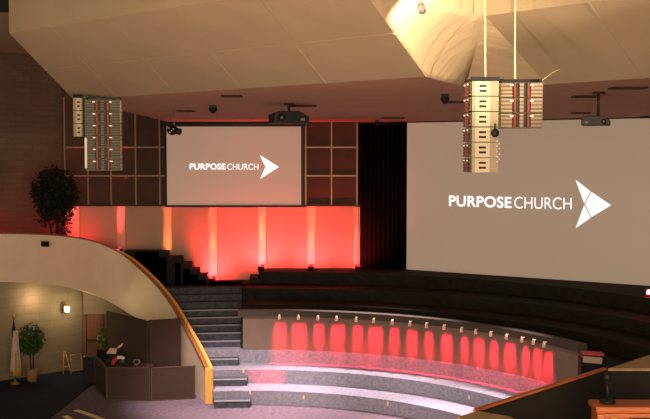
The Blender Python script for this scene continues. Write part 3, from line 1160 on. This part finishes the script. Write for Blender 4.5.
# small yellow marks on the tiers
for (px, py, r, z, lb, nm) in ((305, 396, R1, .25, 'yellow tape mark on the lowest riser left of the middle', 'tape_mark'), (384, 405.5, R1, .30, 'yellow tape mark on the lowest riser towards the right', 'tape_mark'),
                               (463, 399, R1 + DR, .62, 'pale tape mark on the second riser near the dark parapet', 'tape_mark'),
                               (249, 396.5, R1, .36, 'small pale mark at the end of the bottom half step', 'tape_mark'), (243, 373.5, R1 + DR, .78, 'small tan mark at the end of the second half step', 'tape_mark')):
    p = gd(px, py, z)
    a_ = math.degrees(math.atan2(p.y - C0[1], p.x - C0[0]))
    MB().ring(C0, r - .012, r - .002, z - .06, z + .06, a_ + .18, a_ - .18, 2).build(nm, M['yellow_tape'] if z < .34 else M['cream'], label=lb, cat='tape', group='tape marks on the tiers')

# ------------------------------------------------------------------ red lamps under the cap
def wall_angle(px, py):
    best = None
    for i in range(2000):
        a_ = 95 - i * .05
        p = pol(RW, a_, 2.3)
        t_ = F * p.x / p.y + 325
        if best is None or abs(t_ - px) < best[0]:
            best = (abs(t_ - px), a_)
    return best[1]


LX = [279.6, 299, 319, 338, 358, 376, 395, 413, 430, 448, 466, 480.5, 496, 512, 528, 540, 551]
wide = [48, 58, 40, 56, 42, 58, 36, 56, 42, 54, 36, 56, 42, 60, 40, 54, 46]
ORD = ['first', 'second', 'third', 'fourth', 'fifth', 'sixth', 'seventh', 'eighth', 'ninth', 'tenth', 'eleventh', 'twelfth', 'thirteenth', 'fourteenth', 'fifteenth', 'sixteenth', 'last']
prev = None
for i, px in enumerate(LX):
    a_ = wall_angle(px, 320)
    base = pol(RW - .02, a_, ZW - .2)
    inn = (pol(RW - 1, a_) - pol(RW, a_)).normalized()
    L0 = base + inn * .02 + Vector((0, 0, .0))
    t = thing('wall_lamp', L0, f'small cream lamp washing red light down the curved wall, {ORD[i]} from the left end', 'lamp', 'lamps along the curved wall')
    pa = MB().tube([L0 + inn * .04 + Vector((0, 0, .07)), L0 + inn * .13 + Vector((0, 0, .06))], .018, 6).build('arm', M['cream'], t)
    hp = L0 + inn * .14
    hd = MB().lathe(hp - Vector((0, 0, .05)), [(.05, 0), (.045, .07), (.03, .12), (.012, .15)], 12).build('lamp_head', M['cream'], t)
    MB().lathe(hp - Vector((0, 0, .057)), [(.04, 0), (.04, .006)], 12).build('lens', M['red_lens'], hd)
    lw = (.40 if i < 7 else .31) * wide[i] / 56
    tan_ = Vector((-inn.y, inn.x, 0))
    q = L0 + inn * .075 + Vector((0, 0, -.02))
    attach(bar('lamp_beam', q, q - inn * .08 - Vector((0, 0, .60)), lw, .12, 21 * lw / .44, (1.0, .016, .05), 30, tan_), t)
# one low spot of red light on the second riser
# ------------------------------------------------------------------ ceiling fittings
def slot(px, py, wpx, lab, light=None):
    p = gd(px, py, ZS)
    wd_ = wpx / F * p.y
    t_ = thing('recessed_light', (p.x, p.y, ZS - .03), lab, 'ceiling light', 'slots in the lower ceiling')
    mb_ = MB()
    mb_.box((p.x, p.y - .17, ZS - .015), (wd_, .04, .03)).box((p.x, p.y + .17, ZS - .015), (wd_, .04, .03))
    mb_.box((p.x - wd_ / 2, p.y, ZS - .015), (.04, .38, .03)).box((p.x + wd_ / 2, p.y, ZS - .015), (.04, .38, .03))
    mb_.build('rim', M['bark'], t_)
    MB().box((p.x, p.y, ZS - .006), (wd_ - .02, .3, .008)).build('opening', M['black'], t_)
    if light:
        tg, pow_, col_, deg_ = light
        attach(spot('downlight_beam', (p.x, p.y, ZS - .06), tg, pow_, col_, deg_, .8, .12), t_)


PINK = (1.0, .72, .72)
slot(303, 105.3, 26, 'dark ceiling slot right of the big black projector', ((0.5, 28.2, .6), 2000, PINK, 44))
slot(232, 95.5, 18, 'dark ceiling slot left of the big projector, nearer the canopy', ((-2.8, 29.5, .4), 1500, PINK, 40))
slot(393, 117.5, 22, 'dark ceiling slot above the black curtain', ((0.6, 28.6, .6), 8000, PINK, 58))
slot(456, 101.5, 22, 'dark ceiling slot behind the tan speaker stack', ((3.2, 27.2, .6), 1500, PINK, 40))
slot(585, 96, 22, 'dark ceiling slot over the right projector pole', ((4.8, 25.6, .6), 1200, PINK, 44))
slot(628, 87.3, 32, 'dark ceiling slot farthest right, beside the canopy')
slot(581, 112.5, 16, 'dark ceiling slot left of the right projector', ((3.1, 25.9, .5), 9500, PINK, 34))
slot(186, 110.6, 16, 'dark ceiling slot between the small camera pole and the projector', ((-2.7, 29.4, .4), 5500, PINK, 48))
slot(648, 116, 10, 'short dark ceiling slot at the right edge of the photo')


def projector(px, py, wpx, top_py, top_px, label, lens_side, tilt):
    p0 = gd(top_px, top_py, ZS)
    Y = p0.y
    c_ = at(px, py, Y)
    wd_ = wpx / F * Y
    c_.x = p0.x + (px - top_px) / F * Y
    t_ = thing('projector', c_, label, 'projector', 'ceiling projectors')
    hh = wd_ * .34
    body_ = MB()
    # wedge topped housing
    prof = [(-.5, -.5), (.5, -.5), (.5, .05), (.22, .5), (-.30, .5), (-.5, .25)]
    vs_ = []
    dp = .34
    R_ = Matrix.Rotation(tilt, 3, 'Z')
    for y_ in (-dp, dp):
        for (a_, b_) in prof:
            vs_.append(c_ + R_ @ Vector((a_ * wd_, y_, b_ * hh)))
    n_ = len(prof)
    fs_ = [tuple(range(n_)), tuple(range(2 * n_ - 1, n_ - 1, -1))]
    for i in range(n_):
        j = (i + 1) % n_
        fs_.append((i, i + n_, j + n_, j))
    body_.add(vs_, fs_)
    bo = body_.build('housing', M['dark_metal'], t_, bevel=.012)
    MB().tube([c_ + R_ @ Vector((lens_side * wd_ * .3, -dp - .09, -.02)), c_ + R_ @ Vector((lens_side * wd_ * .3, -dp + .05, -.02))], wd_ * .09, 12).build('lens', M['black'], t_)
    MB().tube([c_ + R_ @ Vector((lens_side * wd_ * .3, -dp - .095, -.02)), c_ + R_ @ Vector((lens_side * wd_ * .3, -dp - .088, -.02))], wd_ * .045, 10).build('lens_glass', M['grey'], t_)
    MB().box(c_ + R_ @ Vector((-lens_side * wd_ * .32, -dp - .004, -hh * .2)), (wd_ * .12, .012, hh * .2), tilt).build('label_plate', M['grey'], t_)
    MB().tube([Vector((p0.x, Y, c_.z + hh * .45)), Vector((p0.x, Y, ZS - .02))], .028, 8).build('mount_pole', M['bark'], t_)
    MB().lathe((p0.x, Y, ZS - .035), [(.12, 0), (.12, .034)], 14).build('ceiling_plate', M['bark'], t_)
    return t_


projector(288.5, 117.5, 35, 103.5, 289, 'large black projector hung from the ceiling above the smaller screen', -1, .25)
projector(596.5, 121, 27, 92, 598.5, 'black projector on a long pole above the large right screen', 1, -.3)

# small round ptz-like light at left screen corner
p0 = gd(174, 110.5, ZS)
c_ = at(173, 130, p0.y)
t = thing('stage_camera', (p0.x, p0.y, c_.z), 'small black camera on a thin drop pole at the corner of the smaller screen', 'camera')
MB().sphere((c_.x - .02, p0.y, c_.z), .15, sc=(1.0, 1, .95)).build('dome', M['dark_metal'], t)
MB().tube([(c_.x + .08, p0.y, c_.z - .02), (c_.x + .20, p0.y - .06, c_.z - .05)], .09, 12).build('lens_barrel', M['black'], t)
MB().tube([(p0.x, p0.y, c_.z + .12), (p0.x, p0.y, ZS)], .02, 8).build('pole', M['grey'], t)
mb = MB()
for (dx, dz) in ((-.07, .05), (.0, -.02), (-.05, -.06), (.05, .03)):
    mb.sphere((c_.x - .02 + dx, p0.y - .14, c_.z + dz), .018, 8, 6)
mb.build('indicator', M['shiny'], t)
# black hanging thing and small black ceiling items
for (px, py, wpx, nm, lb, ct) in ((445, 99, 9, 'stage_spotlight', 'small black spotlight under the ceiling, left of the tan speaker stack', 'spotlight'),
                                  (213, 109.3, 9, 'stage_spotlight', 'small black spotlight on the ceiling above the middle of the smaller screen', 'spotlight'),
                                  (377, 123, 5, 'stage_spotlight', 'tiny black spotlight right above the black curtain', 'spotlight')):
    pz = ZS - .10
    p = gd(px, py, pz)
    r = wpx / F * p.y / 2
    t = thing(nm, (p.x, p.y, pz - .1), lb, ct, 'small black ceiling spotlights')
    MB().box((p.x, p.y, ZS - .03), (r * 1.6, .12, .06)).build('bracket', M['dark_metal'], t)
    if px == 213:
        sb = spot('spot_beam', (p.x, p.y, pz - .12), gd(267, 376, .62), 12000, (1, .03, .07), 3.6, .5, .02)
        sb.scale.x = 2.2
        attach(sb, t)
    MB().lathe((p.x, p.y, pz - .1), [(r * .35, 0), (r * .85, .06), (r, .13)], 12).build('lamp_can', M['black'], t)


# ------------------------------------------------------------------ line array loudspeakers
def line_array(root, c_top, rz, n_, w_, h_, d_, gm):
    """n_ stacked boxes; front faces local -Y; c_top is the centre of the top face"""
    Rz = Matrix.Rotation(rz, 3, 'Z')
    c_top = Vector(c_top)

    def L(x, y, z):
        return c_top + Rz @ Vector((x, y, z))
    for i in range(n_):
        z1 = -i * h_
        z0 = z1 - h_ + .012
        zm = (z0 + z1) / 2
        cab = MB().box(L(0, 0, zm), (w_, d_, z1 - z0), rz).build('speaker_box', M['cream_box'], root)
        g = MB()
        g.box(L(0, -d_ / 2 - .006, zm), (w_ * .985, .012, (z1 - z0) * .96), rz)
        g.build('baffle', M['grille_dark'], cab)
        for sx in (-1, 1):
            g = MB()
            g.box(L(sx * w_ * .355, -d_ / 2 - .014, zm), (w_ * .26, .012, (z1 - z0) * .9), rz)
            for k_ in range(5):
                g.box(L(sx * w_ * .355, -d_ / 2 - .02, z0 + (k_ + .5) * (z1 - z0) / 5), (w_ * .27, .03, (z1 - z0) / 5 * .55), rz)
            g.build('grille', gm, cab)
        for sx in (-1, 1):
            MB().box(L(sx * w_ * .16, -d_ / 2 - .022, zm), (w_ * .045, .03, z1 - z0), rz).build('red_strip', M['red_strip'], cab)
            MB().box(L(sx * w_ * .235, -d_ / 2 - .04, zm + .3 * h_), (w_ * .08, .02, h_ * .10), rz).build('badge', M['shiny'], cab)
        MB().box(L(0, -d_ / 2 - .02, zm), (w_ * .09, .03, (z1 - z0) * .98), rz).build('waveguide', gm, cab)
        for sx in (-1, 1):
            hd_ = MB()
            for zz in (.16, -.16):
                hd_.box(L(sx * (w_ / 2 + .005), -d_ * .10, zm + zz * h_), (.01, d_ * .27, h_ * .14), rz)
            pl_ = MB().box(L(sx * (w_ / 2 + .003), -d_ * .10, zm), (.008, d_ * .55, (z1 - z0) * .96), rz).build('side_plate', M['plate'], cab, label='pale cream side plate')
            hd_.build('handle', M['black'], cab)
    fr_ = MB()
    for sx in (-1, 1):
        fr_.box(L(sx * w_ * .45, 0, .035), (.035, d_ * 1.08, .05), rz)
    fr_.box(L(0, 0, .035), (w_, .05, .05), rz)
    fr_.build('rigging_frame', M['dark_metal'], root)
    return L


M['grille_tan'] = rib_mat('speaker_grille_tan', (0.10, 0.07, 0.045), (0.34, 0.26, 0.17))
M['plate'] = mat('speaker_plate', (0.56, 0.49, 0.34), 0.6)
M['grille_dark'] = mat('speaker_baffle', (0.028, 0.026, 0.022), 0.6)

# left hangs (Y 21)
Y = 21.0
ct = at(103.5, 100.5, Y)
t = thing('line_array', ct, 'hanging stack of six loudspeakers facing front with two red stripes, left of the smaller screen', 'loudspeaker')
line_array(t, ct, .10, 6, .72, 70 / F * Y / 6, .42, M['grille'])
MB().tube([ct + Vector((0, 0, .05)), ct + Vector((0, .3, .5))], .02, 6).build('cable', M['dark_metal'], t)
MB().box(at(86.0, 153, Y - .29), (.045, .03, 30 / F * Y)).build('side_rail', M['white'], t, label='thin white rail on the left edge')
ct2 = at(81.5, 98.5, Y + .3)
t = thing('line_array', ct2, 'short hanging stack of three cream loudspeakers seen from the side, behind the left stack', 'loudspeaker')
line_array(t, ct2, 1.45, 3, .45, 39 / F * Y / 3, .20, M['grille'])
MB().tube([ct2 + Vector((.03, 0, .05)), ct2 + Vector((.03, .1, .3))], .02, 6).build('cable', M['dark_metal'], t)
MB().sphere(ct2 + Vector((.07, 0, .03)), .07, 8, 6).build('shackle', M['grey'], t)

# right hangs (Y 14.2)
Y = 14.2
ct = at(482, 82.5, Y)
t = thing('line_array', ct, 'long hanging stack of six loudspeakers turned to show cream sides, before the main screen', 'loudspeaker')
hs = 90 / F * Y / 6
line_array(t, ct, -1.53, 6, .50, hs, .37, M['grille'])
cab_ = MB()
cab_.tube([at(485.5, 82, Y), at(485.3, 60, Y), at(485.2, -40, Y)], [.016, .011, .009], 8)
cab_.build('cable', M['cream'], t)
ct2 = at(520, 83.5, Y + .05)
t = thing('line_array', ct2, 'wide hanging stack of three tan loudspeakers facing front, beside the long cream stack', 'loudspeaker')
line_array(t, ct2, -.05, 3, .59, 45.5 / F * Y / 3, .30, M['grille_tan'])
cab_ = MB()
cab_.tube([at(515, 81, Y + .05), at(515, 55, Y + .05), at(515.2, -40, Y + .05)], [.016, .011, .009], 8)
cab_.build('cable', M['cream'], t)
MB().tube([at(541, 81, Y + .05), at(552, 73, Y + .4), at(566, 66, Y + .75)], .004, 5).build('stay_wire', M['cream'], t)
# black bundle under the small stack and dangling chain
q = at(495, 133, 13.897)
t = thing('chain_bag', q, 'black chain bag hanging under the tan stack beside the cream boxes', 'bag')
MB().sphere(q, .06, 12, 8, (1.0, .8, 1.0)).build('bag_body', M['black'], t)
mb = MB()
for i in range(9):
    mb.sphere(at(498 + (1.2 if i % 2 else -.8), 141 + i * 2.6, 13.87), .013, 6, 5)
mb.build('chain', M['shiny'], t)
MB().tube([q + Vector((0, 0, .06)), q + Vector((.0, 0.0, .13))], .012, 6).build('strap', M['dark_metal'], t)

# hot white lamp in front of the cloth canopy
q = at(421, 6, 12.6)
t = thing('canopy_spotlight', q, 'short white spotlight glaring onto the cloth canopy', 'spotlight')
tgt = at(428, 34, 14.0)
dd = (tgt - q).normalized()
MB().tube([q, q + dd * .22], .05, 12).build('lamp_can', M['white'], t)
MB().tube([q + dd * .221, q + dd * .226], .042, 12).build('lens', M['bulb'], t)
MB().tube([q - dd * .02, q + Vector((-.05, .0, .6))], .015, 6).build('drop_rod', M['white'], t)
attach(spot('canopy_beam', q + dd * .24, tgt, 330, (1.0, .78, .5), 120, 1.0, .04), t)

# ------------------------------------------------------------------ red lamp at right edge, rack on terrace
q = at(648.5, 292, 29.2)
t = thing('stage_light', (q.x, q.y, ZU), 'glowing red stage light on the floor at the right edge below the main screen', 'stage light')
MB().box((q.x, q.y, ZU + .03), (.3, .22, .06)).build('base', M['dark_metal'], t)
MB().tube([(q.x, q.y + .1, q.z), (q.x, q.y - .06, q.z)], .11, 12).build('lamp_can', M['dark_metal'], t)
MB().tube([(q.x, q.y - .062, q.z), (q.x, q.y - .072, q.z)], .085, 12).build('lens', M['red_led'], t)
attach(point('stage_light_glow', (q.x, q.y - .3, q.z), 14, (1, .03, .05), .08), t)

q = at(592, 357, 25.2)
zf = q.z - .1
t = thing('book_rack', (q.x, q.y, Z3), 'small black rack holding a cream box and pink-lit papers, behind the dark parapet', 'rack')
mb = MB()
zr = zf + .10
hr_ = (zr - Z3)
for sx in (-.30, .32):
    mb.box((q.x + sx, q.y, Z3 + hr_ / 2), (.04, .3, hr_))
mb.box((q.x + .01, q.y + .14, Z3 + hr_ / 2), (.6, .03, hr_)).box((q.x + .01, q.y, zf - .07), (.6, .3, .03)).box((q.x + .01, q.y, Z3 + .1), (.6, .3, .03))
mb.build('rack_frame', M['black'], t)
MB().box((q.x - .02, q.y - .03, zf + .05), (.48, .24, .16), 0, 0, .10).build('box', M['cream_box'], t)
MB().box((q.x + .0, q.y - .02, zf + .20), (.54, .26, .06), 0, 0, .06).build('papers', M['red_cloth'], t)  # red light on the papers is put into their colour

# ------------------------------------------------------------------ near parapet at lower right
ZP = 4.8
k0, k1 = gd(477, 410, ZP), gd(606.5, 368.5, ZP)
k2 = Vector((6.5, k1.y - .02, ZP))
ZF = 3.7
dv = (k1 - k0).normalized()
nv = Vector((-dv.y, dv.x, 0))
mb = MB()
mb.prism([(k0.x, k0.y), (k1.x, k1.y), (k1.x + nv.x * .045, k1.y + nv.y * .045), (k0.x + nv.x * .045, k0.y + nv.y * .045)], ZF - .3, ZP - .03)
mb.prism([(k1.x, k1.y), (k2.x, k2.y), (k2.x, k2.y + .1), (k1.x, k1.y + .1)], ZF - .3, ZP - .03)
mb.prism([(k0.x, k0.y), (k0.x + .12, k0.y + .05), (k0.x + .5, k0.y - 1.6), (k0.x + .38, k0.y - 1.6)], ZF - .3, ZP - .05)
mb.build('parapet', M['parapet'], kind='structure')
mb = MB()
mb.prism([(k0.x - dv.x * .02, k0.y - dv.y * .02), (k1.x, k1.y), (k1.x + nv.x * .05, k1.y + nv.y * .05), (k0.x + nv.x * .05, k0.y + nv.y * .05)], ZP - .02, ZP + .006)
mb.build('trim_parapet_cap', M['console'], kind='structure')
e1 = gd(650, 354.5, ZP)
dv2 = (e1 - k1).normalized()
e2 = k1 + dv2 * 3.2
MB().prism([(k1.x + .02, k1.y + .0), (k2.x, k2.y), (e2.x, e2.y)], ZP - .04, ZP).build('trim_parapet_shelf', M['cap_tan'], kind='structure')
g0, g1 = gd(458, 416.5, ZP), gd(505, 416, ZP)
MB().prism([(k0.x + .0, k0.y - .01), (g0.x, g0.y), (g0.x + .3, g0.y - 1.0), (g1.x + .3, g1.y - 1.0), (g1.x + .05, g1.y)], ZP - .05, ZP - .005).build('trim_parapet_ledge', M['cap_tan'], kind='structure')
MB().prism([(1.6, 5.0), (7, 5.0), (7, 12.1), (3.3, 12.1), (1.6, 10.2)], ZF - .2, ZF).build('floor_balcony', M['dark_carpet'], kind='structure')

# orange wooden console behind it
YC = 10.6
ca_ = at(595, 406, YC)
wC, zC = 1.25, ca_.z
xc = ca_.x + wC / 2
t = thing('organ_console', (xc, YC + .3, ZF), 'carved orange wooden console in the bottom right corner behind the dark parapet', 'console')
MB().box((xc, YC + .13, (ZF + zC - .06) / 2), (wC - .06, .26, zC - ZF - .06)).build('body', M['console'], t, bevel=.01)
MB().box((xc, YC + .13, zC - .03), (wC, .34, .06)).build('top', M['console'], t, bevel=.015)
mb = MB()
for x in (ca_.x + .06, ca_.x + wC - .06):
    mb.box((x, YC - .02, (ZF + zC - .08) / 2), (.09, .05, zC - ZF - .08))
mb.box((xc, YC - .02, zC - .10), (wC - .2, .03, .05))
mb.build('moulding', M['console'], t, bevel=.01)
MB().sphere((ca_.x + .2, YC - .03, zC - .165), .06, 12, 8, (1, .4, .8)).build('carving', M['wood'], t)
MB().box((xc + .12, YC - .005, zC - .16), (wC - .5, .02, .06)).build('recess', M['black'], t)
for i in range(12):
    MB().box((ca_.x + .40 + i * .05, YC - .02, zC - .155), (.036, .02, .018)).build('key', M['white'], t)
# black lamp/gooseneck on the console
q = at(609, 403, YC + .1)
t = thing('microphone_stand', (q.x, YC + .15, zC), 'black tabletop microphone on a round base standing on the orange console', 'microphone')
MB().lathe((q.x, YC + .15, zC), [(.085, 0), (.085, .025), (.03, .045)], 16).build('base', M['dark_metal'], t)
MB().tube([(q.x, YC + .15, zC + .03), (q.x - .01, YC + .15, zC + .24)], .02, 8).build('stem', M['dark_metal'], t)
MB().sphere((q.x - .01, YC + .15, zC + .28), .045, 10, 8, (1, 1, 1.3)).build('microphone', M['black'], t)
